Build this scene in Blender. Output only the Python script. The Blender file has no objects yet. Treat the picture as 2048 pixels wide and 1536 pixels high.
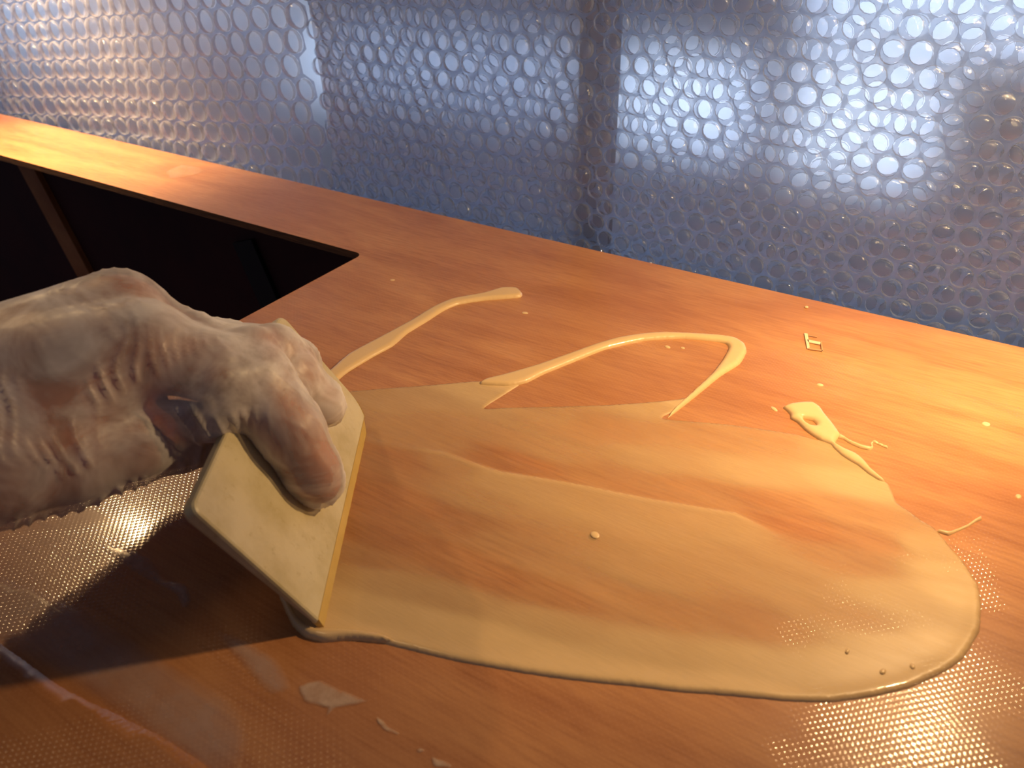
import bpy, bmesh, math, random
import numpy as np
from mathutils import Vector, Matrix, noise
from mathutils.geometry import delaunay_2d_cdt
random.seed(7); rng = np.random.default_rng(7)
C = bpy.context.scene.collection
sc = bpy.context.scene

# ------------------------------------------------------------------ camera
# world: x runs along the back edge of the deck panel, y away towards the curtain, z up, metres
F = 1600.0; CX, CY = 1024.0, 768.0; H = .22
RX = np.array([0.84055507, -0.28105336, 0.46311574])
RY = np.array([0.54123909, 0.47193897, -0.69594099])
RZ = np.array([-0.02296581, 0.83563306, 0.54880776])
RW = np.array([RX, RY, RZ]); CAM = np.array([0, 0, H])
cam_d = bpy.data.cameras.new('camera'); cam = bpy.data.objects.new('camera', cam_d); C.objects.link(cam)
cam_d.sensor_width = 36; cam_d.lens = 36 * F / 2048; cam_d.clip_start = .01; cam_d.clip_end = 50
m = Matrix([list(RX) + [0], list(RY) + [0], list(RZ) + [H], [0, 0, 0, 1]])
cam.matrix_world = m
cam_d.dof.use_dof = True; cam_d.dof.focus_distance = .40; cam_d.dof.aperture_fstop = 16
sc.camera = cam
# ------------------------------------------------------------------ light
W = bpy.data.worlds.new('world'); sc.world = W; W.use_nodes = True
W.node_tree.nodes['Background'].inputs[0].default_value = (.62, .66, .95, 1)
W.node_tree.nodes['Background'].inputs[1].default_value = .085
def lamp(name, loc, target, power, color, radius, angle=150, blend=.6):
    d = bpy.data.lights.new(name, 'SPOT'); d.energy = power; d.color = color
    d.shadow_soft_size = radius; d.spot_size = math.radians(angle); d.spot_blend = blend
    o = bpy.data.objects.new(name, d); C.objects.link(o); o.location = loc
    o.rotation_euler = (Vector(target) - Vector(loc)).to_track_quat('-Z', 'Y').to_euler()
    return o
WARM = (1, .64, .30)
lamp('work_lamp_right', (.042, .350, .215), (-.14, .37, 0), 5.6, WARM, .009, 142, 1.)
lamp('right_patch_fill', (.14, .415, .13), (.040, .405, 0), 3.0, WARM, .012, 62, 1.)  # extra narrow spot added to brighten the hot patch at the right
lamp('overhead_fill', (-.55, .05, 1.0), (-.35, .15, 0), 2.6, WARM, .15, 120, 1.)  # added overhead fill that lifts the squeegee shadow, no real fixture
lamp('work_lamp_left', (-.68, .30, .38), (-.50, .28, 0), 3.5, WARM, .008, 140)
lamp('clip_lamp_left', (-.82, .35, .34), (-.79, .385, 0), 32.0, WARM, .02, 78, 1.)
vs = sc.view_settings; vs.view_transform = 'Standard'; vs.look = 'None'; vs.gamma = 1; vs.exposure = 0
vs.use_curve_mapping = False
sc.cycles.max_bounces = 16; sc.cycles.transparent_max_bounces = 24

# ------------------------------------------------------------------ helpers
def ray(px, py):
    v = np.array([px - CX, -(py - CY), -F]); v /= np.linalg.norm(v); return RW @ v
def at(px, py, z=0.):                       # where the sight line meets the height z
    r = ray(px, py); return CAM + r * ((z - H) / r[2])
def to_px(P):
    q = (np.asarray(P) - CAM) @ RW
    return CX + F * q[..., 0] / -q[..., 2], CY - F * q[..., 1] / -q[..., 2]
def tag(o, label=None, cat=None, group=None, kind=None):
    if label: o['label'] = label
    if cat: o['category'] = cat
    if group: o['group'] = group
    if kind: o['kind'] = kind
    return o
def mesh_obj(name, verts, faces, mats, parent=None, smooth=False, mi=None):
    me = bpy.data.meshes.new(name)
    me.from_pydata([tuple(map(float, v)) for v in verts], [], [tuple(int(i) for i in f) for f in faces])
    for mt in (mats if isinstance(mats, (list, tuple)) else [mats]): me.materials.append(mt)
    if mi is not None: me.polygons.foreach_set('material_index', mi)
    if smooth: me.polygons.foreach_set('use_smooth', [True] * len(me.polygons))
    me.update()
    o = bpy.data.objects.new(name, me); C.objects.link(o)
    if parent: o.parent = parent
    return o
def empty(name, loc=(0, 0, 0)):
    o = bpy.data.objects.new(name, None); C.objects.link(o); o.location = loc; o.empty_display_size = .02
    return o
def box(name, lo, hi, mat, parent=None):
    x0, y0, z0 = lo; x1, y1, z1 = hi
    v = [(x0,y0,z0),(x1,y0,z0),(x1,y1,z0),(x0,y1,z0),(x0,y0,z1),(x1,y0,z1),(x1,y1,z1),(x0,y1,z1)]
    f = [(0,3,2,1),(4,5,6,7),(0,1,5,4),(1,2,6,5),(2,3,7,6),(3,0,4,7)]
    return mesh_obj(name, v, f, mat, parent)
class NT:
    def __init__(s, name):
        s.m = bpy.data.materials.new(name); s.m.use_nodes = True; s.t = s.m.node_tree
        s.t.nodes.clear(); s.out = s.n('ShaderNodeOutputMaterial')
    def n(s, ty, **kw):
        x = s.t.nodes.new(ty)
        for k, v in kw.items(): setattr(x, k, v)
        return x
    def l(s, a, b): s.t.links.new(a, b)
    def coord(s, scale=(1, 1, 1), rot=(0, 0, 0), kind='Object'):
        c = s.n('ShaderNodeTexCoord'); mp = s.n('ShaderNodeMapping')
        mp.inputs['Scale'].default_value = scale; mp.inputs['Rotation'].default_value = rot
        s.l(c.outputs[kind], mp.inputs[0]); return mp.outputs[0]
    def noise(s, vec, scale, detail=3, rough=.5, dist=0):
        x = s.n('ShaderNodeTexNoise'); x.inputs['Scale'].default_value = scale
        x.inputs['Detail'].default_value = detail; x.inputs['Roughness'].default_value = rough
        x.inputs['Distortion'].default_value = dist
        s.l(vec, x.inputs['Vector']); return x.outputs[0]
    def ramp(s, fac, stops):
        r = s.n('ShaderNodeValToRGB'); e = r.color_ramp.elements
        while len(e) < len(stops): e.new(.5)
        for i, (p, c) in enumerate(stops):
            e[i].position = p; e[i].color = (c if len(c) == 4 else (*c, 1)) if isinstance(c, tuple) else (c, c, c, 1)
        s.l(fac, r.inputs[0]); return r.outputs[0]
    def math(s, op, a, b=0.):
        x = s.n('ShaderNodeMath', operation=op)
        for i, q in enumerate((a, b)):
            if isinstance(q, (int, float)): x.inputs[i].default_value = q
            else: s.l(q, x.inputs[i])
        return x.outputs[0]
    def mix(s, fac, a, b, mode='MIX'):
        x = s.n('ShaderNodeMix', data_type='RGBA', blend_type=mode)
        for i, q in ((0, fac), (6, a), (7, b)):
            if isinstance(q, (int, float)): x.inputs[i].default_value = q
            elif isinstance(q, tuple): x.inputs[i].default_value = (*q, 1)
            else: s.l(q, x.inputs[i])
        return x.outputs[2]
    def bump(s, h, strength, dist, normal=None):
        b = s.n('ShaderNodeBump'); b.inputs['Strength'].default_value = 1
        if isinstance(strength, (int, float)): b.inputs['Strength'].default_value = strength
        else: s.l(strength, b.inputs['Strength'])
        b.inputs['Distance'].default_value = dist; s.l(h, b.inputs['Height'])
        if normal: s.l(normal, b.inputs['Normal'])
        return b.outputs[0]
    def bsdf(s, color, rough=.5, coat=0, coat_rough=.05, **kw):
        p = s.n('ShaderNodeBsdfPrincipled')
        if isinstance(color, tuple): p.inputs['Base Color'].default_value = (*color, 1)
        else: s.l(color, p.inputs['Base Color'])
        p.inputs['Roughness'].default_value = rough
        p.inputs['Coat Weight'].default_value = coat; p.inputs['Coat Roughness'].default_value = coat_rough
        for k, v in kw.items():
            k = k.replace('_', ' ').title().replace('Ior', 'IOR')
            if isinstance(v, (int, float, tuple)): p.inputs[k].default_value = v
            else: s.l(v, p.inputs[k])
        return p
    def done(s, sh): s.l(sh, s.out.inputs[0]); return s.m

# ------------------------------------------------------------------ materials
def wood_color(t):
    v = t.coord((1, 1, 1))
    big = t.noise(t.coord((3.2, 16, 1), (0, 0, .06)), 2.2, 4, .55, 1.2)
    fine = t.noise(t.coord((14, 160, 1), (0, 0, .05)), 4, 4, .6, .3)
    blot = t.noise(v, 9, 3, .5, .5)
    base = t.ramp(big, [(.30, (.33, .12, .040)), (.47, (.46, .20, .075)), (.60, (.56, .27, .105)), (.75, (.62, .32, .13))])
    c = t.mix(.38, base, t.ramp(fine, [(.3, (.28, .10, .032)), (.6, (.62, .30, .11))]))
    c = t.mix(t.math('MULTIPLY', t.ramp(blot, [(.38, 0), (.62, 1)]), .45), c, (.40, .155, .05))
    return c
def weave_height(t, period=.0025, rot=0.0):
    k = 2 * math.pi / period
    s = t.n('ShaderNodeSeparateXYZ')
    # the cloth lies a little skewed and wanders
    cc = t.n('ShaderNodeTexCoord').outputs['Object']
    nz = t.n('ShaderNodeTexNoise'); nz.inputs['Scale'].default_value = 7; nz.inputs['Detail'].default_value = 1
    t.l(cc, nz.inputs['Vector'])
    a = t.n('ShaderNodeVectorMath', operation='SCALE'); t.l(nz.outputs['Color'], a.inputs[0]); a.inputs['Scale'].default_value = .010
    b = t.n('ShaderNodeVectorMath', operation='ADD'); t.l(cc, b.inputs[0]); t.l(a.outputs[0], b.inputs[1])
    r = t.n('ShaderNodeMapping'); r.inputs['Rotation'].default_value = (0, 0, rot); t.l(b.outputs[0], r.inputs[0])
    t.l(r.outputs[0], s.inputs[0])
    sx = t.math('SINE', t.math('MULTIPLY', s.outputs[0], k)); sy = t.math('SINE', t.math('MULTIPLY', s.outputs[1], k))
    u = t.math('MULTIPLY', t.math('ADD', t.math('MULTIPLY', sx, sy), 1.), .5)
    return t.math('POWER', u, 2.4)
def make_panel(name, weave):
    t = NT(name); col = wood_color(t)
    v = t.coord()
    low = t.bump(t.noise(v, 16, 2, .5), .07, .010)
    if weave:
        h = weave_height(t)
        # resin fills the weave in places; those stay smooth
        mask = t.ramp(t.noise(t.coord((1, 1.3, 1)), 13, 2, .5, .8), [(.36, .03), (.56, 1.0)])
        grit = t.noise(v, 900, 2, .6)
        h2 = t.math('ADD', h, t.math('MULTIPLY', grit, .25))
        nm = t.bump(h2, t.math('MULTIPLY', mask, .9), .00016, low)
        speck = t.math('MULTIPLY', t.ramp(h, [(.3, 0), (1, 1)]), .10)
        col = t.mix(speck, col, (.75, .42, .2))
        p = t.bsdf(col, .42, 1, .11, coat_normal=nm)
    else:
        nm = t.bump(t.noise(t.coord((4, 20, 1)), 30, 3, .5), .10, .004, low)
        p = t.bsdf(col, .40, .9, .20, coat_normal=nm)
    p.inputs['Specular IOR Level'].default_value = .35
    return t.done(p.outputs[0])
M_panel = make_panel('wood_bare', False); M_cloth = make_panel('wet_glass_cloth_over_wood', True)
def simple(name, col, rough=.5, coat=0, **kw):
    t = NT(name); return t.done(t.bsdf(col, rough, coat, **kw).outputs[0])
def mottled(name, c1, c2, scale, rough=.6, bump=.2, stretch=(1, 1, 1)):
    t = NT(name); n = t.noise(t.coord(stretch), scale, 4, .6)
    return t.done(t.bsdf(t.ramp(n, [(.35, c1), (.65, c2)]), rough, normal=t.bump(n, bump, .002)).outputs[0])
M_edge = mottled('ply_edge', (.035, .012, .006), (.11, .045, .018), 60, .7, .3, (1, 1, 30))
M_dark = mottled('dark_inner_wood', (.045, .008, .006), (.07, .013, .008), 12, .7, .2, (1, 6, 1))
M_batten = mottled('batten_wood', (.42, .15, .04), (.62, .26, .08), 20, .6, .2, (1, 8, 1))
M_black = simple('slot_shade', (.012, .014, .012), .6)
EPOXY = (.74, .53, .26)
def make_epoxy(name, film):
    t = NT(name); v = t.coord()
    st = t.noise(t.coord((6, 60, 1), (0, 0, .05)), 8, 3, .6)
    col = t.mix(t.math('MULTIPLY', st, .35), EPOXY, (.70, .46, .20))
    # the woven cloth just shows through as a faint relief
    nm = t.bump(weave_height(t), .10, .00002, t.bump(t.noise(v, 60, 2), .04, .003))
    p = t.bsdf(col, .38, 1, .045, coat_normal=nm)
    p.inputs['Subsurface Weight'].default_value = .0
    if not film: return t.done(p.outputs[0])
    at_ = t.n('ShaderNodeAttribute', attribute_name='film')
    grain = t.noise(t.coord((40, 500, 1), (0, 0, .04)), 3, 4, .6)
    fac = t.math('ADD', at_.outputs['Fac'], t.math('MULTIPLY', t.math('SUBTRACT', grain, .5), .22))
    clear = t.n('ShaderNodeMixShader'); fr = t.n('ShaderNodeFresnel'); fr.inputs[0].default_value = 1.35
    tr = t.n('ShaderNodeBsdfTransparent'); gl = t.n('ShaderNodeBsdfGlossy'); gl.inputs['Roughness'].default_value = .12
    t.l(nm, gl.inputs['Normal'])
    t.l(t.math('MULTIPLY', fr.outputs[0], .25), clear.inputs[0]); t.l(tr.outputs[0], clear.inputs[1]); t.l(gl.outputs[0], clear.inputs[2])
    mx = t.n('ShaderNodeMixShader'); t.l(t.math('MINIMUM', t.math('MAXIMUM', fac, 0), 1), mx.inputs[0])
    t.l(clear.outputs[0], mx.inputs[1]); t.l(p.outputs[0], mx.inputs[2])
    return t.done(mx.outputs[0])
M_epoxy = make_epoxy('thickened_epoxy', False); M_film = make_epoxy('epoxy_film', True)
def veil(name, col, alpha, scale=120, rough=.35):
    t = NT(name); n = t.noise(t.coord(), scale, 4, .65)
    p = t.bsdf(col, rough, .6, .15)
    a = t.n('ShaderNodeAttribute', attribute_name='film')
    t.l(t.math('MULTIPLY', t.math('MULTIPLY', t.ramp(n, [(.3, .35), (.65, 1)]), alpha), a.outputs['Fac']), p.inputs['Alpha'])
    return t.done(p.outputs[0])
M_bloom = veil('cured_resin_bloom', (.62, .46, .38), .85, 40)
M_flake = veil('dried_resin_flake', (.78, .60, .42), .75, 200)
M_flake2 = veil('dried_resin_thin', (.70, .52, .38), .8, 90)

# ------------------------------------------------------------------ planar outlines -> relief meshes
def world_outline(px_pts, z=0., closed=True, step=.0011, jitter=0.):
    P = np.array([at(x, y, z)[:2] for x, y in px_pts])
    n = len(P); out = []
    for i in range(n):                               # Catmull-Rom through the traced points
        p0, p1, p2, p3 = P[i - 1], P[i], P[(i + 1) % n], P[(i + 2) % n]
        k = max(1, int(np.linalg.norm(p2 - p1) / step))
        for j in range(k):
            u = j / k
            cr = .5 * ((2*p1) + (-p0 + p2)*u + (2*p0 - 5*p1 + 4*p2 - p3)*u*u + (-p0 + 3*p1 - 3*p2 + p3)*u**3)
            out.append(.55 * cr + .45 * (p1 * (1 - u) + p2 * u))
    out = np.array(out)
    if jitter:
        nrm = np.roll(out, -1, 0) - np.roll(out, 1, 0); nrm = np.stack([nrm[:, 1], -nrm[:, 0]], 1)
        nrm /= np.linalg.norm(nrm, axis=1)[:, None] + 1e-9
        out = out + nrm * rng.normal(0, jitter, (len(out), 1))
    return out
def inside(poly, pts):
    x, y = pts[:, 0], pts[:, 1]; r = np.zeros(len(pts), bool); n = len(poly)
    for i in range(n):
        x1, y1 = poly[i]; x2, y2 = poly[(i + 1) % n]
        if y1 == y2: continue
        c = ((y1 > y) != (y2 > y)) & (x < (x2 - x1) * (y - y1) / (y2 - y1) + x1); r ^= c
    return r
def edge_dist(poly, pts):
    d = np.full(len(pts), 1e9); A = poly; B = np.roll(poly, -1, 0)
    for a, b in zip(A, B):
        ab = b - a; L = ab @ ab + 1e-18
        u = np.clip(((pts - a) @ ab) / L, 0, 1); q = pts - (a + u[:, None] * ab)
        d = np.minimum(d, (q * q).sum(1))
    return np.sqrt(d)
def relief(name, poly, cell, height, mat, parent=None, film=None, z0=0., holes=()):
    lo, hi = poly.min(0), poly.max(0)
    gx, gy = np.meshgrid(np.arange(lo[0], hi[0], cell), np.arange(lo[1], hi[1], cell))
    g = np.stack([gx.ravel(), gy.ravel()], 1) + rng.uniform(-.15, .15, (gx.size, 2)) * cell
    g = g[inside(poly, g)]
    d = edge_dist(poly, g)
    for h in holes: d = np.where(inside(h, g), -1, np.minimum(d, edge_dist(h, g)))
    g = g[d > cell * .55]; d = d[d > cell * .55]
    verts = [Vector(p) for p in poly]; loops = [list(range(len(poly)))]
    for h in holes:
        s = len(verts); verts += [Vector(p) for p in h]; loops.append(list(range(s, s + len(h)))[::-1])
    nb = len(verts); verts += [Vector(p) for p in g]
    ed = [(l[i], l[(i + 1) % len(l)]) for l in loops for i in range(len(l))]
    vo, _, fo, ov, _, _ = delaunay_2d_cdt(verts, ed, [], 0, 1e-7)
    V2 = np.array([tuple(v) for v in vo])
    cen = np.array([V2[list(f)].mean(0) for f in fo])
    ok = inside(poly, cen)
    for h in holes: ok &= ~inside(h, cen)
    d2 = edge_dist(poly, V2)
    for h in holes: d2 = np.minimum(d2, edge_dist(h, V2))
    Z = z0 + height(V2, d2)
    V = np.column_stack([V2, Z])
    fs = [f for f, k in zip(fo, ok) if k]
    fl = []
    for f in fs:                                     # faces look up
        a, b, c = V[f[0]], V[f[1]], V[f[2]]
        fl.append(f if np.cross(b - a, c - a)[2] > 0 else f[::-1])
    # a skirt closes the rim down to the surface
    n0 = len(V); rim = []; skirt = []
    half = {}
    for f in fl:
        for i in range(len(f)): half[(f[i], f[(i + 1) % len(f)])] = 1
    V = list(map(tuple, V)); low = {}
    for (a, b) in half:
        if (b, a) not in half:
            for q in (a, b):
                if q not in low: low[q] = len(V); V.append((V[q][0], V[q][1], z0 - .0003))
            skirt.append((b, a, low[a], low[b]))
    o = mesh_obj(name, V, fl + skirt, mat, parent, True)
    if film is not None:
        fa = np.clip(film(V2, d2), 0, 1) if callable(film) else np.full(len(V2), film)
        fa = np.concatenate([fa, [fa[k] for k in low]])
        a = o.data.attributes.new('film', 'FLOAT', 'POINT'); a.data.foreach_set('value', fa.astype(np.float32))
    return o
def dome(h, w): return lambda P, d: h * np.sqrt(np.clip(1 - (1 - np.clip(d / w, 0, 1)) ** 2, 0, 1))

# ------------------------------------------------------------------ the deck panel with its hatch opening
HX, HY0, HY1 = -.358, .165, .3615
def rounded_rect(x0, y0, x1, y1, r, seg=8):
    pts = []
    for cx, cy, a0 in ((x1 - r, y1 - r, 0), (x0 + r, y1 - r, 90), (x0 + r, y0 + r, 180), (x1 - r, y0 + r, 270)):
        for k in range(seg + 1):
            a = math.radians(a0 + 90 * k / seg); pts.append((cx + r * math.cos(a), cy + r * math.sin(a)))
    return pts
def plate(name, outer, hole, z0, z1, mat_top, mat_side, parent=None):
    verts = [Vector(p[:2]) for p in outer] + [Vector(p[:2]) for p in hole]
    n1, n2 = len(outer), len(hole)
    ed = [(i, (i + 1) % n1) for i in range(n1)] + [(n1 + i, n1 + (i + 1) % n2) for i in range(n2)]
    vo, _, fo, _, _, _ = delaunay_2d_cdt(verts, ed, [], 0, 1e-7)
    V2 = np.array([tuple(v) for v in vo]); cen = np.array([V2[list(f)].mean(0) for f in fo])
    ok = inside(np.array(outer), cen)
    if n2: ok &= ~inside(np.array(hole), cen)
    fs = [f for f, k in zip(fo, ok) if k]; N = len(V2)
    V = [(*p, z1) for p in V2] + [(*p, z0) for p in V2]
    up = []
    for f in fs:
        a, b, c = (V2[f[i]] for i in range(3)); ccw = np.cross(b - a, c - a) > 0
        up.append(list(f) if ccw else list(f)[::-1])
    half = {(f[i], f[(i + 1) % len(f)]) for f in up for i in range(len(f))}
    side = [(b, a, a + N, b + N) for a, b in half if (b, a) not in half]
    F_ = up + [[i + N for i in f[::-1]] for f in up] + side
    mi = [0] * len(up) + [1] * (len(up) + len(side))
    return mesh_obj(name, V, F_, [mat_top, mat_side], parent, mi=mi)
hole = rounded_rect(-1.55, HY0, HX, HY1, .006)
back = .4445
outer = [(-1.9, -.25), (.42, -.25), (.42, back + .001), (.10, back + .0008), (-.10, back), (-.45, back - .0006), (-1.0, back), (-1.9, back)]
panel = empty('deck_panel', (-.4, .1, -.006))
tag(panel, 'orange-brown wooden deck panel with a dark rectangular opening, under the glove and wet epoxy', 'panel')
def under(o, par):
    o.parent = par; o.matrix_parent_inverse = Matrix.Translation(-par.location); return o
under(plate('board', outer, hole, -.0055, 0, M_panel, M_edge), panel)
# wet glass cloth over the near part of the board, as a layer of its own
cl_outer = [(-.3535, .3555), (-.30, .372), (-.1, .380), (.1, .385), (.42, .39), (.42, -.25), (-1.9, -.25), (-1.9, HY0 - .004), (-.3535, HY0 - .004)]
cl = plate('glass_cloth', [(x, y) for x, y in cl_outer], [], .0, .0004, M_cloth, M_cloth)
under(cl, panel); cl['label'] = 'wet woven glass cloth bonded over the wood'
# overlapping second cloth edge at the lower left
ov = world_outline([(-120, 1215), (-10, 1283), (60, 1332), (130, 1382), (250, 1440), (345, 1490), (440, 1570), (300, 1750), (-400, 1800), (-500, 1300)], jitter=.00012)
o = relief('cloth_overlap', ov, .004, lambda P, d: .0007 * np.clip(d / .0012, 0, 1) + .0006 * np.exp(-(d / .0022) ** 2), M_cloth, None, None, .0004)
under(o, panel); o['label'] = 'raised overlapping cloth edge at the near left corner'
# milky cured resin bands and flakes bonded to the panel
soft = lambda w: (lambda P, d: np.clip(d / w, 0, 1))
bands = [
    ('resin_bloom', [(-60, 1130), (110, 1190), (240, 1262), (345, 1330), (470, 1405), (500, 1480), (470, 1560), (380, 1540), (250, 1440), (90, 1335), (-80, 1240)], M_bloom, .006, .65),
    ('resin_bloom', [(425, 1262), (490, 1280), (560, 1325), (585, 1380), (540, 1392), (480, 1330)], M_bloom, .003, .7),
    ('resin_flake', [(596, 1376), (640, 1362), (684, 1382), (738, 1405), (700, 1415), (672, 1420), (650, 1440), (655, 1420), (612, 1408)], M_flake2, .0012, 1.),
    ('resin_flake', [(750, 1432), (763, 1440), (780, 1458), (801, 1468), (796, 1473), (768, 1462), (755, 1447)], M_flake, .0006, 1.),
    ('resin_flake', [(832, 1502), (842, 1497), (850, 1503), (840, 1508)], M_flake, .0005, 1.),
    ('resin_flake', [(862, 1516), (880, 1520), (905, 1532), (908, 1540), (870, 1536)], M_flake, .0006, 1.),
    ('resin_flake', [(330, 344), (362, 330), (398, 334), (412, 344), (372, 356), (338, 358)], M_flake2, .004, .5),
    ('resin_flake', [(195, 1085), (235, 1092), (300, 1118), (330, 1160), (372, 1170), (385, 1200), (372, 1232), (350, 1190), (290, 1160), (215, 1110)], M_bloom, .002, .9),
]
for nm, pts, mt, w, amp in bands:
    pl = world_outline(pts, jitter=.0001)
    o = relief(nm, pl, .0006 if w < .0013 else .0016 if w < .005 else .004, lambda P, d: .0007 + .0001 * np.clip(d / .001, 0, 1), mt, None,
               (lambda w, amp: lambda P, d: amp * np.clip(d / w, 0, 1))(w, amp), .0)
    if nm == 'resin_flake' and pts[0][1] < 400:
        for v in o.data.vertices: v.co.z -= .0004
    under(o, panel)
# small pale H-shaped mark of thin raised bars
def quad_px(pts, z0, z1):
    a = [at(*p)[:2] for p in pts]; n = len(a)
    return [(*p, z0) for p in a] + [(*p, z1) for p in a], [tuple(range(n))[::-1], tuple(range(n, 2 * n))] + [(i, (i + 1) % n, n + (i + 1) % n, n + i) for i in range(n)]
M_mark = simple('pale_mark', (.80, .62, .40), .3, .5); M_line = simple('mark_outline', (.55, .30, .15), .4)
for pts, mt in (([(1608, 668), (1615, 669), (1619, 697), (1614, 699)], M_mark), ([(1614, 681), (1641, 686), (1640, 691), (1616, 686)], M_mark),
                ([(1641, 684), (1643, 684), (1646, 704), (1643, 705)], M_line), ([(1616, 698), (1645, 702), (1645, 704), (1616, 700)], M_line),
                ([(1616, 672), (1634, 675), (1634, 676), (1616, 673)], M_line)):
    v, f = quad_px(pts, .0003, .00065)
    o = mesh_obj('mark_bar', v, f, mt); under(o, panel)

# ------------------------------------------------------------------ inside the hatch
hull = empty('hull_interior', (-.9, .3, -.5)); tag(hull, kind='structure')
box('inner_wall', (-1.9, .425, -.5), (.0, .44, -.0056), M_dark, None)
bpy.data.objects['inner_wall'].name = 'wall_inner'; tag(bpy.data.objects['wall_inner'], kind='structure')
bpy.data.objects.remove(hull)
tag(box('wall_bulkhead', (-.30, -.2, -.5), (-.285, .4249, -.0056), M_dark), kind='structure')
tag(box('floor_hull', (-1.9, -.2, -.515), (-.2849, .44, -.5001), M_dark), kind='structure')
def slab_between(name, a, b, w, d, mat, nrm):
    a, b, nrm = Vector(a), Vector(b), Vector(nrm); ax = (b - a).normalized(); s = ax.cross(nrm).normalized() * w / 2; t = nrm.normalized() * d
    v = [a - s, a + s, b + s, b - s]; v = v + [q + t for q in v]
    return mesh_obj(name, v, [(3,2,1,0),(4,5,6,7),(0,1,5,4),(1,2,6,5),(2,3,7,6),(3,0,4,7)], mat)
def on_y(px, py, y): r = ray(px, py); return CAM + r * (y / r[1])
a, b = on_y(45, 300, .4249), on_y(205, 600, .4249)
tag(slab_between('wooden_batten', a, b, .030, .006, M_batten, (0, -1, 0)), 'dim orange wooden batten running diagonally down inside the dark opening', 'batten')
a, b = on_y(490, 480, .4249), on_y(560, 640, .4249)
tag(slab_between('slot_shade_plate', a, b, .028, .004, M_black, (0, -1, 0)), 'black plate standing in for the dark of an upright slot inside the dark opening, right of the batten', 'plate')  # flat black drawn for the shade inside a slot

# ------------------------------------------------------------------ epoxy smear
OUT = [(560,1185),(572,1215),(585,1250),(610,1275),(650,1285),(700,1281),(750,1285),(800,1298),(900,1322),(1000,1341),(1100,1357),(1200,1369),(1273,1376),
 (1352,1386),(1444,1393),(1566,1404),(1657,1407),(1748,1395),(1821,1377),(1888,1346),(1925,1319),(1958,1264),(1961,1209),(1955,1173),
 (1925,1124),(1901,1098),(1886,1078),(1868,1058),(1840,1041),(1816,1023),(1793,1007),(1785,989),(1776,970),(1760,957),(1727,924),(1711,911),(1670,890),
 (1640,882),(1600,872),(1540,862),(1450,850),(1325,839),(1352,822),(1384,797),(1340,802),(1270,808),(1200,812),(1100,815),(1010,817),(968,818),(1010,790),(1040,770),
 (1020,764),(990,766),(950,764),(880,770),(830,774),(760,779),(700,784),(660,786),(600,900),(560,1100)]
LINE = np.array([(640,870),(745,882),(820,896),(890,906),(940,925),(1000,945),(1070,955),(1180,975),(1300,1000),(1470,1028),(1560,1072)], float)
CP = np.array([(750,800,.55),(850,800,.6),(950,785,.8),(1020,768,.95),(750,860,.45),(900,850,.42),(1100,830,.5),(1300,815,.68),(1360,805,.85),(1200,860,.36),
 (1400,870,.38),(1550,880,.42),(1650,905,.62),(870,885,.40),(1100,905,.48),(1300,920,.6),(1500,950,.7),(1700,970,.82),(1000,925,.12),(1050,937,.12),(1200,960,.28),
 (1400,990,.30),(1550,1010,.2),(1700,1030,.35),(1600,1060,.08),(1750,1085,.22),(1700,1120,.35),(1550,1130,.55),(1850,1100,.72),(1900,1150,.85),(1800,1200,.75),
 (800,920,.25),(900,935,.45),(1000,965,.62),(1100,1000,.62),(1300,1040,.6),(1450,1060,.62),(780,1000,.08),(850,1030,.08),(800,1090,.06),(900,1050,.2),(950,1000,.5),
 (900,1120,.06),(1000,1090,.38),(1000,1160,.10),(1100,1140,.45),(1100,1190,.25),(1300,1150,.55),(1300,1225,.36),(1500,1250,.36),(1700,1240,.5),
 (730,1120,.35),(780,1165,.65),(760,1230,.88),(900,1200,.62),(900,1260,.92),(1100,1250,.72),(1100,1330,1),(1300,1300,.8),(1300,1370,1),(1500,1330,.85),(1500,1390,1),
 (1700,1340,.88),(1800,1300,.86),(1930,1200,.95),(1900,1300,.95),(700,1270,1),(620,1270,1),(1000,1290,.95)], float)
def film_cov(P, d):
    px, py = to_px(np.column_stack([P, np.zeros(len(P))]))
    ly = np.interp(px, LINE[:, 0], LINE[:, 1]); cl_y = np.interp(CP[:, 0], LINE[:, 0], LINE[:, 1])
    below = np.clip((py - ly) / 5 + .5, 0, 1); cb = (CP[:, 1] > cl_y).astype(float)
    gate = np.clip((1600 - px) / 120, 0, 1)
    num = np.zeros(len(P)); den = np.zeros(len(P))
    for (x, y, c), b_ in zip(CP, cb):
        dx, dy = px - x, py - y; s = (dx + .24 * dy) / 1.03; t = (dy - .24 * dx) / 1.03
        w = 1 / ((s / 110) ** 2 + (t / 30) ** 2 + .04) ** 2
        same = below if b_ else 1 - below
        w = w * (1 - gate * (1 - same) * .995)
        num += w * c; den += w
    c = np.clip(num / den, 0, 1) ** 1.25
    n = np.array([noise.noise(Vector((p[0] * 22, p[1] * 170, 3.3))) for p in P]); c = c + .05 * n * (1 - c) * 2
    c += .12 * gate * np.exp(-((py - ly - 4) / 5) ** 2)
    c = np.where(d < .0010, np.maximum(c, .55), c)
    return c
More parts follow.
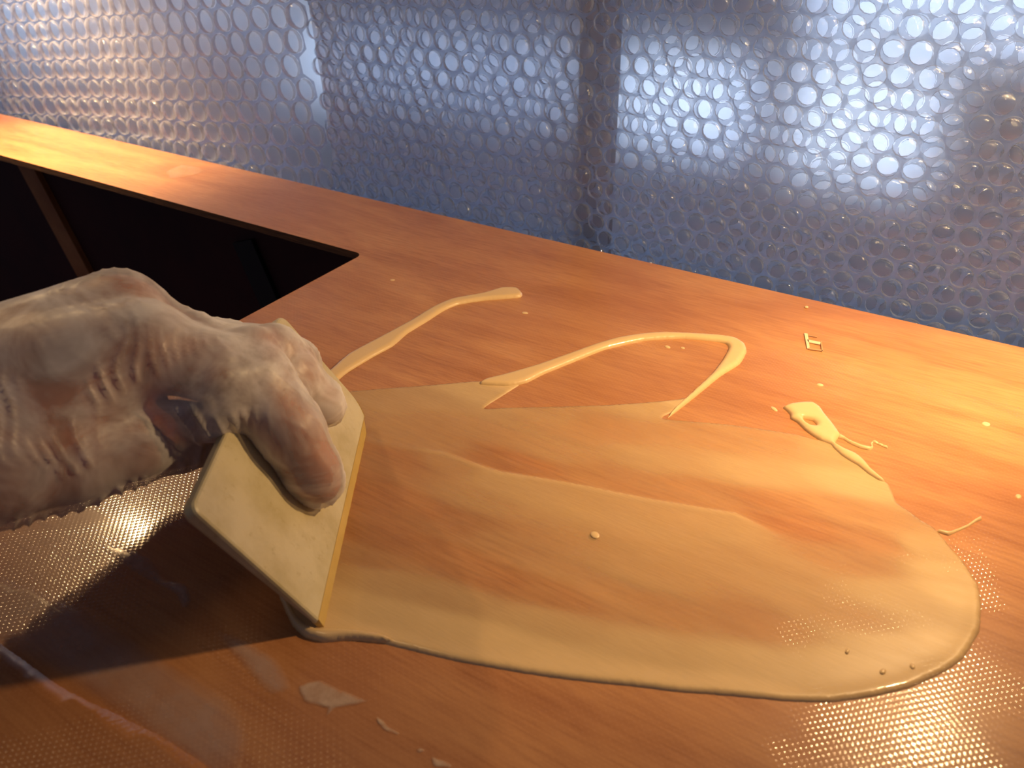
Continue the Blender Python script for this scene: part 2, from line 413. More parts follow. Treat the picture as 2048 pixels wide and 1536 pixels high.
def film_height(P, d):
    px, py = to_px(np.column_stack([P, np.zeros(len(P))]))
    lowrim = np.clip((py - 1000) / 120, .25, 1)
    ly = np.interp(px, LINE[:, 0], LINE[:, 1])
    step = .00025 * np.clip((py - ly) / 4 + .5, 0, 1) * np.clip((1600 - px) / 120, 0, 1)
    ripple = .00004 * np.array([noise.noise(Vector((p[0] * 60, p[1] * 300, 8.1))) for p in P])
    r = np.sqrt(np.clip(1 - (1 - np.clip(d / .0022, 0, 1)) ** 2, 0, 1))
    return r * (.0003 + lowrim * (.0003 + .0006 * np.exp(-(d / .004) ** 2))) + (step + ripple) * np.clip(d / .003, 0, 1)
smear = empty('epoxy_smear', at(1300, 1050, .0004))
tag(smear, 'wide tan smear of wet thickened epoxy spread to the right of the squeegee', 'epoxy')
under(relief('spread_film', world_outline(OUT, jitter=.00006), .0010, film_height, M_film, None, film_cov, .0004), smear)
LOOP = [(1010,752),(1075,733),(1137,711),(1190,692),(1235,679),(1285,671),(1332,668),(1430,673),(1469,679),(1489,691),(1493,706),(1479,730),(1440,755),(1401,787),(1366,815),(1335,838),
 (1350,818),(1376,794),(1400,772),(1425,748),(1445,722),(1457,700),(1452,690),(1430,685),(1362,679),(1283,684),(1210,701),(1137,730),(1088,750),(1054,767),(1015,775),(960,772),(970,762)]
o = under(relief('epoxy_bead', world_outline(LOOP, jitter=.00004), .0007, dome(.0019, .0028), M_epoxy, None, None, .0006), smear); o['label'] = 'looped raised bead running out beyond the film'
c2 = lambda L: [(1500 + x / 3.737, 780 + y / 3.737) for x, y in L]
BLOB = c2([(245,140),(300,115),(400,103),(470,108),(520,140),(560,195),(620,270),(672,345),(655,368),(635,410),(700,450),(790,490),(850,540),(900,600),(970,660),(1010,700),
 (960,690),(880,640),(800,575),(740,540),(680,500),(625,450),(600,420),(530,390),(450,340),(400,300),(350,250),(300,222),(300,195),(275,165)])
HOLE = world_outline(c2([(392,222),(430,228),(470,240),(493,262),(488,280),(455,278),(415,255)]), step=.0004)
o = under(relief('epoxy_blob', world_outline(BLOB, jitter=.00003), .0006, dome(.0019, .0030), M_epoxy, None, None, .0006, [HOLE]), smear); o['label'] = 'thick blob with a small oval hole'
def stroke(pts, w):
    P = np.array(pts, float); T = np.gradient(P, axis=0); T /= np.linalg.norm(T, axis=1)[:, None]
    N = np.stack([-T[:, 1], T[:, 0]], 1); w = np.array(w)[:, None] / 2
    return [tuple(q) for q in P + N * w] + [tuple(q) for q in (P - N * w)[::-1]]
for L, w in ((c2([(660,352),(700,368),(740,395),(820,430),(890,447),(910,435),(905,400),(925,395),(960,412),(1025,440)]), [8,5,5,6,6,5,3,4,2.5,3]),
             (c2([(1400,1062),(1480,1082),(1540,1060),(1620,1025),(1680,985),(1725,965)]), [4,7,5,5,6,7])):
    o = under(relief('epoxy_wisp', world_outline(stroke(L, w), step=.0005), .0005, dome(.0011, .0011), M_epoxy, None, None, .0005), smear)
# the ridge of epoxy piled against the near corner of the squeegee
RIM = [(566,1165),(580,1205),(598,1238),(622,1258),(655,1262),(700,1263),(760,1272),(800,1290),(760,1288),(700,1283),(650,1287),(612,1277),(586,1254),(570,1222),(556,1185)]
o = under(relief('epoxy_ridge', world_outline(RIM, jitter=.00005), .0007, dome(.0024, .0026), M_epoxy, None, None, .0006), smear)
B1 = [(600,790),(640,757),(661,743),(698,711),(761,677),(820,645),(864,618),(903,601),(966,589),(1005,578),(1034,579),(1045,589),(1041,596),(1015,599),(966,603),(917,611),(888,623),(854,645),(815,669),(786,694),(746,716),(698,745),(678,761),(620,810)]
o = relief('epoxy_bead', world_outline(B1, jitter=.00004), .0007, dome(.0019, .0028), M_epoxy, None, None, .0004)
tag(o, 'separate tapering tan epoxy bead running from behind the squeegee to a rounded tip', 'epoxy')
# drops
def drop(px, py, w, h, label, z=.0004, group=None, ang=0):
    p = at(px, py, z); sc_ = np.linalg.norm(p - CAM) / F; rx = w * sc_ / 2; ry = h * sc_ * 1.2
    v = []; f = []; n = 14; R = 5
    for i in range(R):
        a = i / R * math.pi / 2
        for k in range(n):
            t = 2 * math.pi * k / n; s = 1 + .12 * math.sin(2 * t + px)
            x, y = rx * math.cos(a) * math.cos(t) * s, ry * math.cos(a) * math.sin(t) * s
            v.append((x * math.cos(ang) - y * math.sin(ang), x * math.sin(ang) + y * math.cos(ang), .0005 * math.sin(a)))
    v.append((0, 0, .0005))
    for i in range(R - 1):
        for k in range(n): f.append((i*n+k, i*n+(k+1)%n, (i+1)*n+(k+1)%n, (i+1)*n+k))
    f += [((R-1)*n+k, (R-1)*n+(k+1)%n, R*n) for k in range(n)]
    o = mesh_obj('epoxy_drop', v, f, M_epoxy, None, True); o.location = p
    tag(o, label, 'drop', 'stray epoxy drops on the panel'); return o
drop(1050,626,12,4,'tiny pale epoxy drop on the bare wood just beyond the tip of the upper bead')
drop(1335,694,12,4,'tiny pale epoxy drop inside the bead loop, left one of the close pair')
drop(1365,696,8,3,'tiny pale epoxy drop inside the bead loop, right one of the close pair')
drop(1640,770,12,4,'tiny pale epoxy drop below the H-shaped mark')
drop(1972,848,14,5,'tiny pale epoxy drop near the right edge, under the bright lamp patch')
drop(1613,614,8,3,'tiny pale epoxy drop close to the back edge above the H-shaped mark')
drop(1548,818,16,4,'thin pale epoxy fleck just left of the blob with the hole', ang=-.5)
drop(785,560,10,3,'faint pale drop right of the corner of the dark opening')
drop(2037,993,8,6,'shiny epoxy drop at the right margin level with the film edge')
drop(1190,1070,18,8,'pale round bubble standing in the middle of the smear', z=.0013)
drop(1695,1302,7,5,'single shiny pip in the near right of the smear', z=.0012)
drop(1766,1343,9,6,'shiny pip beside the near rim of the smear, left one of two', z=.0012)
drop(1825,1333,8,5,'shiny pip beside the near rim of the smear, right one of two', z=.0012)

# ------------------------------------------------------------------ squeegee
F1 = at(655, 1258, .0012); e = np.array([-.5591, .8291, 0]); n_ = np.array([-.8291, -.5591, 0])
th = math.radians(60); w_ = n_ * math.cos(th) + np.array([0, 0, math.sin(th)]); NF = np.cross(e, w_)
if NF[2] < 0: NF = -NF
SL, SW, ST = .1245, .0655, .0062
def squeegee_outline(inset=0.):
    out = []
    for (cx, cy, r, a0) in ((SL, 0, .016, -90), (SL, SW, .005, 0), (0, SW, .0035, 90), (0, 0, .0015, 180)):
        r2 = r
        ox = cx - r if cx else r; oy = cy - r if cy else r
        for k in range(9):
            a = math.radians(a0 + 90 * k / 8)
            out.append((ox + (r2 - inset) * math.cos(a), oy + (r2 - inset) * math.sin(a)))
    return out
def sq(u, v, t): return F1 + e * u + w_ * v + NF * t
sqg = empty('squeegee', F1); tag(sqg, 'cream yellow plastic squeegee tilted on its long edge under the gloved fingers', 'squeegee')
t = NT('squeegee_plastic'); v = t.coord()
nz = t.noise(v, 38, 5, .65); sp = t.noise(v, 260, 3, .6)
c = t.ramp(nz, [(.35, (.42, .35, .18)), (.62, (.56, .49, .31))])
c = t.mix(t.math('MULTIPLY', t.ramp(sp, [(.62, 0), (.72, 1)]), .4), c, (.34, .26, .10))
p = t.bsdf(c, .5, .25, .25, normal=t.bump(nz, .15, .002)); p.inputs['Subsurface Weight'].default_value = .0
p.inputs['Subsurface Radius'].default_value = (.004, .003, .001); p.inputs['Subsurface Scale'].default_value = 1
M_sq = t.done(p.outputs[0])
M_sqe = mottled('squeegee_yellow_edge', (.44, .30, .08), (.55, .38, .12), 50, .45, .1)
EW = .0045   # width of the yellower front strip, bevelled down to the contact edge
ol = squeegee_outline()
def clampv(u, v): return (u, max(v, EW))
rings = []
base = [q for q in ol]
def ring(fn): return [fn(u, v) for u, v in base]
cu, cv = SL / 2, SW / 2
def shrink(u, v, s):
    return (u + (s if u < cu else -s) * min(1, abs(u - cu) / (cu * .5)) , v + (s if v < cv else -s) * min(1, abs(v - cv) / (cv * .5)))
V = []; Fc = []; n = len(base)
for s, tt in ((.0010, 0), (.0003, -.0004), (0, -.0012), (0, -ST + .0018), (.0005, -ST + .0006), (.0016, -ST)):
    for u, v_ in base:
        a, b = shrink(u, max(v_, EW), s)
        # the back swells in the middle and thins towards the contact edge
        sw = 1 if tt > -.002 else (.30 + .85 * min(1, max(0, b / .028)) - .25 * max(0, (b - .045) / .02))
        V.append(sq(a, max(b, EW - .0001), tt * sw))
R_ = 6
Fc.append(tuple(range(n)))
for i in range(R_ - 1):
    for k in range(n): Fc.append((i*n+k, (i+1)*n+k, (i+1)*n+(k+1)%n, i*n+(k+1)%n))
Fc.append(tuple(range((R_-1)*n, R_*n))[::-1])
bd = mesh_obj('body', V, Fc, M_sq, None, False)
bm = bmesh.new(); bm.from_mesh(bd.data); bmesh.ops.recalc_face_normals(bm, faces=bm.faces); bm.to_mesh(bd.data); bm.free()
under(bd, sqg)
# yellower strip: from v=EW to the contact edge
U = np.linspace(.0008, SL - .0008, 60); V = []; Fc = []
def vmin(u):
    r = .016; return 0 if u < SL - r else r - math.sqrt(max(0, r * r - (u - (SL - r)) ** 2))
for u in U:
    vm = vmin(u); a = max(EW, vm)
    wob = .00025 * noise.noise(Vector((u * 300, 0, 0)))
    V += [sq(u, a + .0004, -.0002), sq(u, vm + .0008 + wob, -.0010), sq(u, vm + wob * .5, -.0019), sq(u, vm + .0005, -.0027), sq(u, a + .0004, -.0030)]
for i in range(len(U) - 1):
    for k in range(5): Fc.append((i*5+k, i*5+(k+1)%5, (i+1)*5+(k+1)%5, (i+1)*5+k))
Fc += [(0,1,2,3,4), tuple(range((len(U)-1)*5, len(U)*5))[::-1]]
bl = mesh_obj('blade_edge', V, Fc, M_sqe, None, False)
bm = bmesh.new(); bm.from_mesh(bl.data); bmesh.ops.recalc_face_normals(bm, faces=bm.faces); bm.to_mesh(bl.data); bm.free()
under(bl, sqg); bl['label'] = 'yellower bevelled contact strip'

# ------------------------------------------------------------------ hand in glove
def J(px, py, d): return CAM + ray(px, py) * d
def onface(px, py, lift):
    r = ray(px, py); t = ((F1 - CAM) @ NF + lift) / (r @ NF); return CAM + r * t
mm = .001
chains = {   # centre, radius (m)
 'index':  [(J(285,700,.305), 13.5), (J(400,735,.304), 10.5), (J(503,765,.304), 12.2), (onface(580,862,10.4*mm), 10.3), (onface(624,942,8.2*mm), 9.2), (onface(638,965,7.0*mm), 7.7)],
 'middle': [(J(240,640,.325), 14.0), (J(370,690,.330), 10.5), (J(480,722,.335), 11.0), (onface(578,750,9.0*mm), 9.2), (onface(640,805,7.6*mm), 8.0), (onface(650,815,6.6*mm), 7.0)],
 'ring':   [(J(225,650,.347), 13.0), (J(355,682,.352), 10.0), (J(455,700,.357), 10.5), (onface(548,702,9.0*mm), 8.6), (onface(592,724,7.6*mm), 7.4), (onface(600,729,6.6*mm), 6.6)],
 'little': [(J(205,690,.365), 12.0), (J(320,715,.368), 8.6), (J(410,722,.372), 9.0), (onface(505,705,8*mm), 7.8), (onface(545,716,6.6*mm), 6.8), (onface(552,719,6.6*mm), 6.2)],
 'thumb':  [(J(-20,915,.300), 20), (J(130,905,.302), 16), (J(255,880,.306), 13.5), (J(350,868,.318), 11.5), (J(425,862,.328), 10.5), (J(490,868,.338), 9.5), (J(515,876,.342), 8.0)],
}
WR = [J(-170,820,.315), J(-170,800,.335), J(-160,860,.31)]
segs = []   # (a, b, ra, rb)
for k, ch in chains.items():
    for (a, ra), (b, rb) in zip(ch[:-1], ch[1:]): segs.append((a, b, ra * mm, rb * mm))
for k in ('index', 'middle', 'ring', 'little'):
    segs.append((WR[0] if k in ('index', 'middle') else WR[1], chains[k][0][0], 21 * mm, chains[k][0][1] * mm * 1.15))
segs.append((WR[2], chains['thumb'][0][0], 21 * mm, 20 * mm)); segs.append((chains['thumb'][0][0], chains['index'][0][0], 19 * mm, 12 * mm))
segs.append((chains['thumb'][1][0], chains['index'][0][0], 13 * mm, 11 * mm)); segs.append((chains['thumb'][1][0], chains['ring'][0][0], 13 * mm, 10 * mm))
for w0 in WR[:2]: segs.append((w0, w0 + (WR[0] - J(0, 790, .32)) * 1.6, 22 * mm, 27 * mm))
A = np.array([s[0] for s in segs]); B = np.array([s[1] for s in segs]); RA = np.array([s[2] for s in segs]); RB = np.array([s[3] for s in segs])
def sdf(P, A, B, RA, RB, k):
    acc = np.zeros(len(P)); mn = None; ds = []
    for a, b, ra, rb in zip(A, B, RA, RB):
        ab = b - a; u = np.clip(((P - a) @ ab) / (ab @ ab + 1e-12), 0, 1)
        ds.append(np.linalg.norm(P - a - u[:, None] * ab, axis=1) - (ra + (rb - ra) * u))
    D = np.array(ds); mn = D.min(0)
    return mn - k * np.log(np.exp(-(D - mn) / k).sum(0))
def sdf_mesh(name, A, B, RA, RB, k, voxel, bulge=1.5 * mm):
    bm = bmesh.new()
    for a, b, ra, rb in zip(A, B, RA, RB):
        L = np.linalg.norm(b - a); n = max(2, int(L / .003) + 1)
        for i in range(n):
            u = i / (n - 1); c_ = a + (b - a) * u
            bmesh.ops.create_icosphere(bm, subdivisions=2, radius=ra + (rb - ra) * u + bulge, matrix=Matrix.Translation(Vector(c_)))
    me = bpy.data.meshes.new(name); bm.to_mesh(me); bm.free()
    o = bpy.data.objects.new(name, me); C.objects.link(o)
    md = o.modifiers.new('r', 'REMESH'); md.mode = 'VOXEL'; md.voxel_size = voxel
    dg = bpy.context.evaluated_depsgraph_get(); m2 = bpy.data.meshes.new_from_object(o.evaluated_get(dg))
    o.modifiers.clear(); o.data = m2; bpy.data.meshes.remove(me)
    P = np.empty(len(m2.vertices) * 3); m2.vertices.foreach_get('co', P); P = P.reshape(-1, 3)
    def grad(P):
        h = 2e-4; G = np.stack([sdf(P + np.eye(3)[i] * h, A, B, RA, RB, k) - sdf(P - np.eye(3)[i] * h, A, B, RA, RB, k) for i in range(3)], 1) / (2 * h)
        return G / (np.linalg.norm(G, axis=1)[:, None] + 1e-9)
    for _ in range(3):
        d = sdf(P, A, B, RA, RB, k); P = P - grad(P) * np.clip(d, -.003, .003)[:, None]
    return o, P, grad(P)
person = empty('person', (J(-170, 820, .315)[0], J(-170, 820, .315)[1], .02))
tag(person, 'left hand in a wrinkled translucent white disposable glove, pressing the squeegee down', 'person')
hand, P, G = sdf_mesh('hand', A, B, RA, RB, 1.6 * mm, .0016)
hand.data.vertices.foreach_set('co', P.ravel()); hand.data.polygons.foreach_set('use_smooth', [True] * len(hand.data.polygons)); hand.data.update()
t = NT('skin'); n1 = t.noise(t.coord(), 60, 4, .6)
p = t.bsdf(t.ramp(n1, [(.35, (.26, .075, .03)), (.65, (.42, .15, .07))]), .5, normal=t.bump(t.noise(t.coord(), 500, 3), .2, .0005))
p.inputs['Subsurface Weight'].default_value = .2; p.inputs['Subsurface Radius'].default_value = (.004, .0015, .0008); p.inputs['Subsurface Scale'].default_value = 1
hand.data.materials.clear(); hand.data.materials.append(t.done(p.outputs[0])); under(hand, person)
# glove: looser shell with folds
GA, GB, GRA, GRB = [], [], [], []
for a, b, ra, rb in zip(A, B, RA, RB):
    loose = 1.3 * mm if min(ra, rb) < 10 * mm else 2.2 * mm
    GA.append(a); GB.append(b); GRA.append(ra + loose); GRB.append(rb + loose)
ix = chains['index']; md_ = chains['middle']
def add(a, b, ra, rb): GA.append(np.array(a)); GB.append(np.array(b)); GRA.append(ra * mm); GRB.append(rb * mm)
add(J(330,745,.305), J(425,775,.303), 18.0, 19.5)          # baggy sleeve of film over the first joint
add(J(380,700,.318), J(470,735,.316), 14.5, 12.5)
add(J(645,975,.322), J(650,988,.324), 6.5, 4.5)            # loose tip beyond the finger end
add(md_[3][0], ix[3][0], 7, 7)
GA, GB, GRA, GRB = map(np.array, (GA, GB, GRA, GRB))
glove, P, G = sdf_mesh('glove', GA, GB, GRA, GRB, 1.3 * mm, .0011)
axis = ix[0][0] - J(-170, 820, .315); axis /= np.linalg.norm(axis)
# folds: rings across the hand, tighter towards the knuckles, drifting with position
s = (P - J(0, 800, .31)) @ axis
def nz3(P, f, seed): return np.array([noise.noise(Vector((p[0]*f+seed, p[1]*f, p[2]*f))) for p in P])
n1 = nz3(P, 28, 1.); n2 = nz3(P, 75, 5.); n3 = nz3(P, 320, 9.)
ph = s / .0042 + 2.6 * n1 + .9 * n2
ridge = (1 - np.abs(np.sin(math.pi * ph))) ** 2.2
ph2 = ((P - ix[0][0]) @ np.cross(axis, RZ)) / .009 + 2.5 * n1
ridge2 = (1 - np.abs(np.sin(math.pi * ph2 + .5 * math.pi))) ** 3
px, py = to_px(P)
onhand = np.clip((560 - px) / 120, 0, 1)
n4 = nz3(P, 60, 17.); mask = np.clip(n4 * 3.2 + .25, .0, 1) * np.clip((py - 640) / 120, .25, 1)
tipz = np.clip((px - 520) / 80, 0, 1)
disp = onhand * (mask * ridge * 1.7 * mm + ridge2 * .35 * mm * np.clip(.5 - n1 * 2, 0, 1)) + .6 * mm * n1 + .3 * mm * n2 + .05 * mm * n3 + tipz * .5 * mm * ((1 - np.abs(np.sin(math.pi * ((P @ e) / .006 + 2 * n1)))) ** 3)
# crumpled bunching near the middle joints
bx = np.exp(-((px - 440) / 55) ** 2) * np.clip((py - 650) / 40, 0, 1)
disp += bx * (.6 * mm * np.abs(nz3(P, 110, 2.)) * 2 )
P = P + G * disp[:, None]
# stay above the squeegee face
fd = (P - F1) @ NF; wv = (P - F1) @ w_; uv = (P - F1) @ e
push = (fd < .0003) & (fd > -.004) & (wv > 0) & (wv < SW) & (uv > 0) & (uv < SL) & (px > 470)
P[push] += NF * (.0003 - fd[push])[:, None]
glove.data.vertices.foreach_set('co', P.ravel())
bm = bmesh.new(); bm.from_mesh(glove.data); cut = J(-170, 820, .315) - axis * .035
bmesh.ops.bisect_plane(bm, geom=bm.verts[:] + bm.edges[:] + bm.faces[:], plane_co=Vector(cut), plane_no=Vector(-axis), clear_outer=True)
bm.to_mesh(glove.data); bm.free()
glove.data.polygons.foreach_set('use_smooth', [True] * len(glove.data.polygons)); glove.data.update()
t = NT('glove_film')
wr = t.noise(t.coord((1, 1, 1)), 70, 4, .6, 1.2)
nm = t.bump(wr, .25, .0010)
dif = t.n('ShaderNodeBsdfDiffuse'); dif.inputs[0].default_value = (.70, .68, .68, 1); t.l(nm, dif.inputs['Normal'])
tl = t.n('ShaderNodeBsdfTranslucent'); tl.inputs[0].default_value = (.72, .68, .66, 1)
gl = t.n('ShaderNodeBsdfGlossy'); gl.inputs['Roughness'].default_value = .38; t.l(nm, gl.inputs['Normal'])
tr = t.n('ShaderNodeBsdfTransparent'); tr.inputs[0].default_value = (.97, .95, .93, 1)
m1 = t.n('ShaderNodeMixShader'); m1.inputs[0].default_value = .14; t.l(dif.outputs[0], m1.inputs[1]); t.l(tl.outputs[0], m1.inputs[2])
m2 = t.n('ShaderNodeMixShader'); m2.inputs[0].default_value = .04; t.l(m1.outputs[0], m2.inputs[1]); t.l(gl.outputs[0], m2.inputs[2])
lw = t.n('ShaderNodeLayerWeight'); lw.inputs[0].default_value = .35; t.l(nm, lw.inputs[1])
cloud = t.ramp(t.noise(t.coord(), 38, 4, .6, .6), [(.36, .22), (.64, .95)])
fac = t.math('MINIMUM', t.math('ADD', t.math('MULTIPLY', lw.outputs['Facing'], .45), t.math('MULTIPLY', cloud, .80)), 1)
m3 = t.n('ShaderNodeMixShader'); t.l(fac, m3.inputs[0]); t.l(tr.outputs[0], m3.inputs[1]); t.l(m2.outputs[0], m3.inputs[2])
glove.data.materials.clear(); glove.data.materials.append(t.done(m3.outputs[0])); under(glove, person)
glove['label'] = 'crinkled translucent white glove'

# ------------------------------------------------------------------ bubble wrap curtains
def haze(name, col, opac, trans=.5, rough=.35, seed=0., gloss=.06):
    t = NT(name); v = t.coord()
    n = t.noise(v, 70, 4, .6)
    a = t.n('ShaderNodeBsdfDiffuse'); a.inputs[0].default_value = (*col, 1)
    b = t.n('ShaderNodeBsdfTranslucent'); b.inputs[0].default_value = (*col, 1)
    g = t.n('ShaderNodeBsdfGlossy'); g.inputs['Roughness'].default_value = .09
    nm = t.bump(t.noise(v, 420, 3, .6), .6, .0012); t.l(nm, g.inputs['Normal'])
    m1 = t.n('ShaderNodeMixShader'); m1.inputs[0].default_value = trans; t.l(a.outputs[0], m1.inputs[1]); t.l(b.outputs[0], m1.inputs[2])
    tr = t.n('ShaderNodeBsdfTransparent'); tr.inputs[0].default_value = (.97, .98, 1, 1)
    m2 = t.n('ShaderNodeMixShader')
    t.l(t.math('MULTIPLY', t.ramp(n, [(.3, .85), (.7, 1.1)]), opac), m2.inputs[0]); t.l(tr.outputs[0], m2.inputs[1]); t.l(m1.outputs[0], m2.inputs[2])
    m3 = t.n('ShaderNodeMixShader'); m3.inputs[0].default_value = gloss; t.l(m2.outputs[0], m3.inputs[1]); t.l(g.outputs[0], m3.inputs[2])
    return t.done(m3.outputs[0])
HC = (.84, .82, .90)
M_web = haze('film_between_bubbles', (.72, .76, .95), .62, .93); M_wall = haze('bubble_side', (.42, .44, .54), .50, .5, gloss=.06)  # side walls coloured darker for the rings that refraction makes
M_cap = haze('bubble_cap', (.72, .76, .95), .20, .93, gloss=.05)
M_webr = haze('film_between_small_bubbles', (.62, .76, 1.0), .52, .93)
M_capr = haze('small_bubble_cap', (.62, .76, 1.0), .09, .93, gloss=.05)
M_wallr = haze('small_bubble_side', (.28, .34, .48), .50, .6, gloss=.05)  # same darkened refraction ring, put into the small bubbles' side colour
M_sheet = haze('plain_hazy_sheet', (.72, .70, .76), .62, .72)
def curtain_point(u, v, y0, amp, ph):
    y = y0 + amp * (math.sin(u * 23 + ph) * .6 + math.sin(u * 51 + v * 9 + ph * 2) * .3 + math.sin(v * 30 + u * 14 + ph) * .25) 
    return Vector((u, y, v))
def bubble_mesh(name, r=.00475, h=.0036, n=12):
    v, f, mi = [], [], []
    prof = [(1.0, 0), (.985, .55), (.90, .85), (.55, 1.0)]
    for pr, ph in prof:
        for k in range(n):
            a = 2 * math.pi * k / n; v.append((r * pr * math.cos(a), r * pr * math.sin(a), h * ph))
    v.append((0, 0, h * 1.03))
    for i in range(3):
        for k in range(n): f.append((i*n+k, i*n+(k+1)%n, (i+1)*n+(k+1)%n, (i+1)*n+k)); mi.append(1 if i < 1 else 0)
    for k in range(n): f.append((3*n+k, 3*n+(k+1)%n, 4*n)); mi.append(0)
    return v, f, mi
def make_wrap(name, label, x0, x1, z0, z1, y0, amp, ph, rot, pitch, mats=None):
    MW, MC, MS = mats or (M_webr, M_capr, M_wallr)
    root = empty(name, ((x0 + x1) / 2, y0, z0)); tag(root, label, 'bubble wrap')
    pitchy = pitch * math.sqrt(3) / 2; cells = []
    cr, sr = math.cos(rot), math.sin(rot); cx, cz = (x0 + x1) / 2, (z0 + z1) / 2; Rr = max(x1 - x0, z1 - z0)
    ni = int(Rr / pitch) + 2
    for j in range(-ni, ni):
        for i in range(-ni, ni):
            a = (i + .5 * (j % 2)) * pitch; b = j * pitchy
            x, z = cx + a * cr - b * sr, cz + a * sr + b * cr
            if x0 < x < x1 and z0 < z < z1: cells.append((x, z))
    sv, sf = [], []
    r = pitch * .43; n = 12; hexr = pitch / math.sqrt(3)
    info = []
    def frame(x, z):
        p = curtain_point(x, z, y0, amp, ph); dx = curtain_point(x + .001, z, y0, amp, ph) - p; dz = curtain_point(x, z + .001, y0, amp, ph) - p
        X_ = dx.normalized(); N_ = X_.cross(dz.normalized()).normalized(); Y_ = N_.cross(X_)
        return p, X_, Y_, N_
    bv, bf, bmi = bubble_mesh(name, r * 1.0, r * .72)
    for (x, z) in cells:
        p, X_, Y_, N_ = frame(x, z); s0 = len(sv)
        for k in range(n):
            a = 2 * math.pi * k / n; sv.append(curtain_point(x + r * math.cos(a), z + r * math.sin(a), y0, amp, ph))
        for k in range(n):
            a = 2 * math.pi * k / n; h_ = hexr * (1 if k % 2 else math.cos(math.pi / 6)) ; a2 = a + rot + 0
            q = Vector((x + h_ * math.cos(a2), z + h_ * math.sin(a2)))
            sv.append(curtain_point(q.x, q.y, y0, amp, ph))
        for k in range(n): sf.append((s0 + k, s0 + n + k, s0 + n + (k + 1) % n, s0 + (k + 1) % n))
        # the bubble leans with its patch of film
        Mx = Matrix((X_, Y_, N_)).transposed().to_4x4(); Mx.translation = p
        jit = 1 + random.uniform(-.05, .05); Mx = Mx @ Matrix.Rotation(random.uniform(0, 6.28), 4, 'Z') @ Matrix.Rotation(random.uniform(-.09, .09), 4, 'X') @ Matrix.Diagonal((jit, jit * random.uniform(.93, 1.04), random.uniform(.7, 1.1), 1))
        qx, qy = to_px(np.array(p)); vis = -60 < qx < 2110 and -60 < qy < 245 + .23 * qx
        info.append((0 if vis else 1, (p - Vector(CAM)).length, Mx))
    sh = mesh_obj('film', sv, sf, MW, None, True); under(sh, root)
    info.sort(key=lambda q: (q[0], q[1]))
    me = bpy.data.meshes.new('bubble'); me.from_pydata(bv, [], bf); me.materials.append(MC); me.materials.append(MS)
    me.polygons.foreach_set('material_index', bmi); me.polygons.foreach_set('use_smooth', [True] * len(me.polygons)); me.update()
    for vis, d, Mx in info[:300]:
        o = bpy.data.objects.new('bubble', me); C.objects.link(o); o.parent = root
        o.matrix_parent_inverse = Matrix.Translation(-root.location); o.matrix_basis = Mx
    V, F_, MI = [], [], []
    for vis, d, Mx in info[300:]:
        if vis: continue
        s0 = len(V); V += [Mx @ Vector(q) for q in bv]; F_ += [tuple(i + s0 for i in f) for f in bf]; MI += bmi
    if V:
        o = mesh_obj('bubbles', V, F_, [MC, MS], None, True, MI); under(o, root); o['kind'] = 'stuff'
    return root
make_wrap('bubble_wrap', 'large-bubble wrap sheet hanging at the left, beyond the hatch opening', -1.45, -.484, -.05, .42, .456, .0035, .4, .10, .0205, (M_web, M_cap, M_wall))
make_wrap('bubble_wrap', 'middle sheet of clear bubble wrap between the two vertical seams', -.476, -.243, -.05, .42, .457, .0035, .9, .02, .0150)
make_wrap('bubble_wrap', 'right front sheet of clear bubble wrap, from the darker seam to the right edge', -.2375, .22, -.05, .42, .456, .0035, .4, .06, .0130)
make_wrap('bubble_wrap', 'second bubble wrap layer showing through behind the middle and right sheets', -.485, .30, -.05, .42, .474, .004, 2.1, -.17, .0134)
# plain hazy strip between the two vertical seams
v, f = [], []; nx, nz_ = 40, 24
xa, xb = -.505, -.2385
for j in range(nz_ + 1):
    for i in range(nx + 1):
        v.append(curtain_point(xa + (xb - xa) * i / nx, -.05 + .35 * j / nz_, .486, .003, 1.))
for j in range(nz_):
    for i in range(nx): a = j * (nx + 1) + i; f.append((a, a + 1, a + nx + 2, a + nx + 1))
tag(mesh_obj('plastic_sheet', v, f, M_sheet, None, True), 'plain hazy plastic sheet behind the bubble wrap, left of the vertical seam', 'sheet')
v, f = [], []
xa, xb = -.268, -.2375
for j in range(nz_ + 1):
    for i in range(9): v.append(curtain_point(xa + (xb - xa) * i / 8, -.05 + .35 * j / nz_, .492, .002, 1.4))
for j in range(nz_):
    for i in range(8): a = j * 9 + i; f.append((a, a + 1, a + 10, a + 9))
M_mullion = haze('mullion_strip_haze', (.20, .19, .23), .85, .3)  # dark tint standing in for the mullion dimly seen through the curtain
tag(mesh_obj('mullion_strip', v, f, M_mullion, None, True), 'narrow dark strip standing in for the window mullion behind the vertical seam right of centre', 'sheet')

t = NT('frosted_diffuser'); g = t.n('ShaderNodeBsdfRefraction'); g.inputs['IOR'].default_value = 1.22; g.inputs['Roughness'].default_value = .42  # diffuser added to soften the window shapes behind the curtain
g.inputs[0].default_value = (.95, .97, 1, 1)
b = t.n('ShaderNodeBsdfTranslucent'); b.inputs[0].default_value = (.80, .80, .92, 1); d_ = t.n('ShaderNodeBsdfDiffuse'); d_.inputs[0].default_value = (.80, .80, .92, 1)
m0 = t.n('ShaderNodeMixShader'); m0.inputs[0].default_value = .3; t.l(b.outputs[0], m0.inputs[1]); t.l(d_.outputs[0], m0.inputs[2])
m1 = t.n('ShaderNodeMixShader'); m1.inputs[0].default_value = .34; t.l(g.outputs[0], m1.inputs[1]); t.l(m0.outputs[0], m1.inputs[2])
tag(box('diffuser_sheet', (-1.6, .512, -.3), (.45, .5135, .6), t.done(m1.outputs[0])), 'frosted diffuser sheet added behind the bubble wrap to blur the daylight', 'sheet')

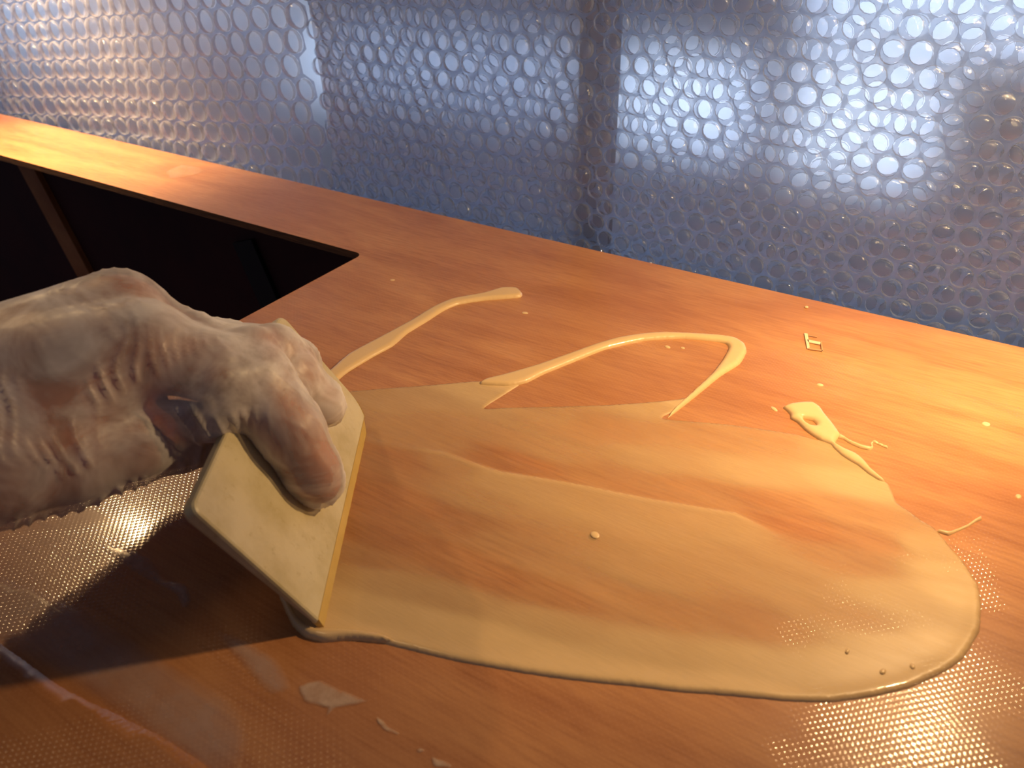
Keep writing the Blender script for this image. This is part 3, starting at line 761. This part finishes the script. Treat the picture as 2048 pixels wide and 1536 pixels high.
# ------------------------------------------------------------------ window wall behind
M_wallb = mottled('blue_grey_wall', (.07, .075, .10), (.11, .115, .15), 4, .8, .1)
M_frame = mottled('window_frame', (.16, .18, .24), (.22, .24, .30), 8, .6, .1)
t = NT('daylight_pane'); em = t.n('ShaderNodeEmission'); n = t.noise(t.coord(), 3.5, 3)
t.l(t.ramp(n, [(.35, (.50, .66, .94)), (.65, (.70, .83, 1.0))]), em.inputs[0]); em.inputs[1].default_value = 3.7
M_day = t.done(em.outputs[0])
WY = 1.10
wins = [(-.545, -.325, -.150, -.005), (-.288, -.095, -.158, .012), (-.288, .12, .012, .17), (-2.35, -1.86, -.150, .28), (-1.47, -1.37, -.085, .28), (-1.255, -1.19, -.175, .28), (-1.15, -.585, -.14, .0), (-.27,-.02,.03,.075)]
wins = wins[:7]
# wall made of the strips between the openings
xs = sorted({-3.2, .9, *[w[0] for w in wins], *[w[1] for w in wins]}); zs = sorted({-.9, .8, *[w[2] for w in wins], *[w[3] for w in wins]})
v, f = [], []
for i in range(len(xs) - 1):
    for j in range(len(zs) - 1):
        cxm, czm = (xs[i] + xs[i+1]) / 2, (zs[j] + zs[j+1]) / 2
        if any(w[0] < cxm < w[1] and w[2] < czm < w[3] for w in wins): continue
        s0 = len(v); x0, x1, z0, z1 = xs[i], xs[i+1], zs[j], zs[j+1]
        v += [(x0,WY,z0),(x1,WY,z0),(x1,WY,z1),(x0,WY,z1),(x0,WY+.04,z0),(x1,WY+.04,z0),(x1,WY+.04,z1),(x0,WY+.04,z1)]
        f += [tuple(s0 + q for q in k) for k in ((0,1,2,3),(7,6,5,4),(0,4,5,1),(1,5,6,2),(2,6,7,3),(3,7,4,0))]
tag(mesh_obj('wall_back', v, f, M_wallb), kind='structure')
for i, (x0, x1, z0, z1) in enumerate(wins):
    wr_ = empty('window_%d' % (i + 1), ((x0 + x1) / 2, WY + .03, z0)); tag(wr_, kind='structure')
    under(box('pane', (x0, WY + .030, z0), (x1, WY + .034, z1), M_day), wr_)
    b_ = .006
    for q in (((x0, WY + .005, z0), (x1, WY + .028, z0 + b_)), ((x0, WY + .005, z1 - b_), (x1, WY + .028, z1)), ((x0, WY + .005, z0 + b_), (x0 + b_, WY + .028, z1 - b_)), ((x1 - b_, WY + .005, z0 + b_), (x1, WY + .028, z1 - b_))):
        under(box('window_frame', q[0], q[1], M_frame), wr_)
tag(box('floor', (-3.2, -1.2, -.92), (.9, 1.14, -.9), M_dark), kind='structure')
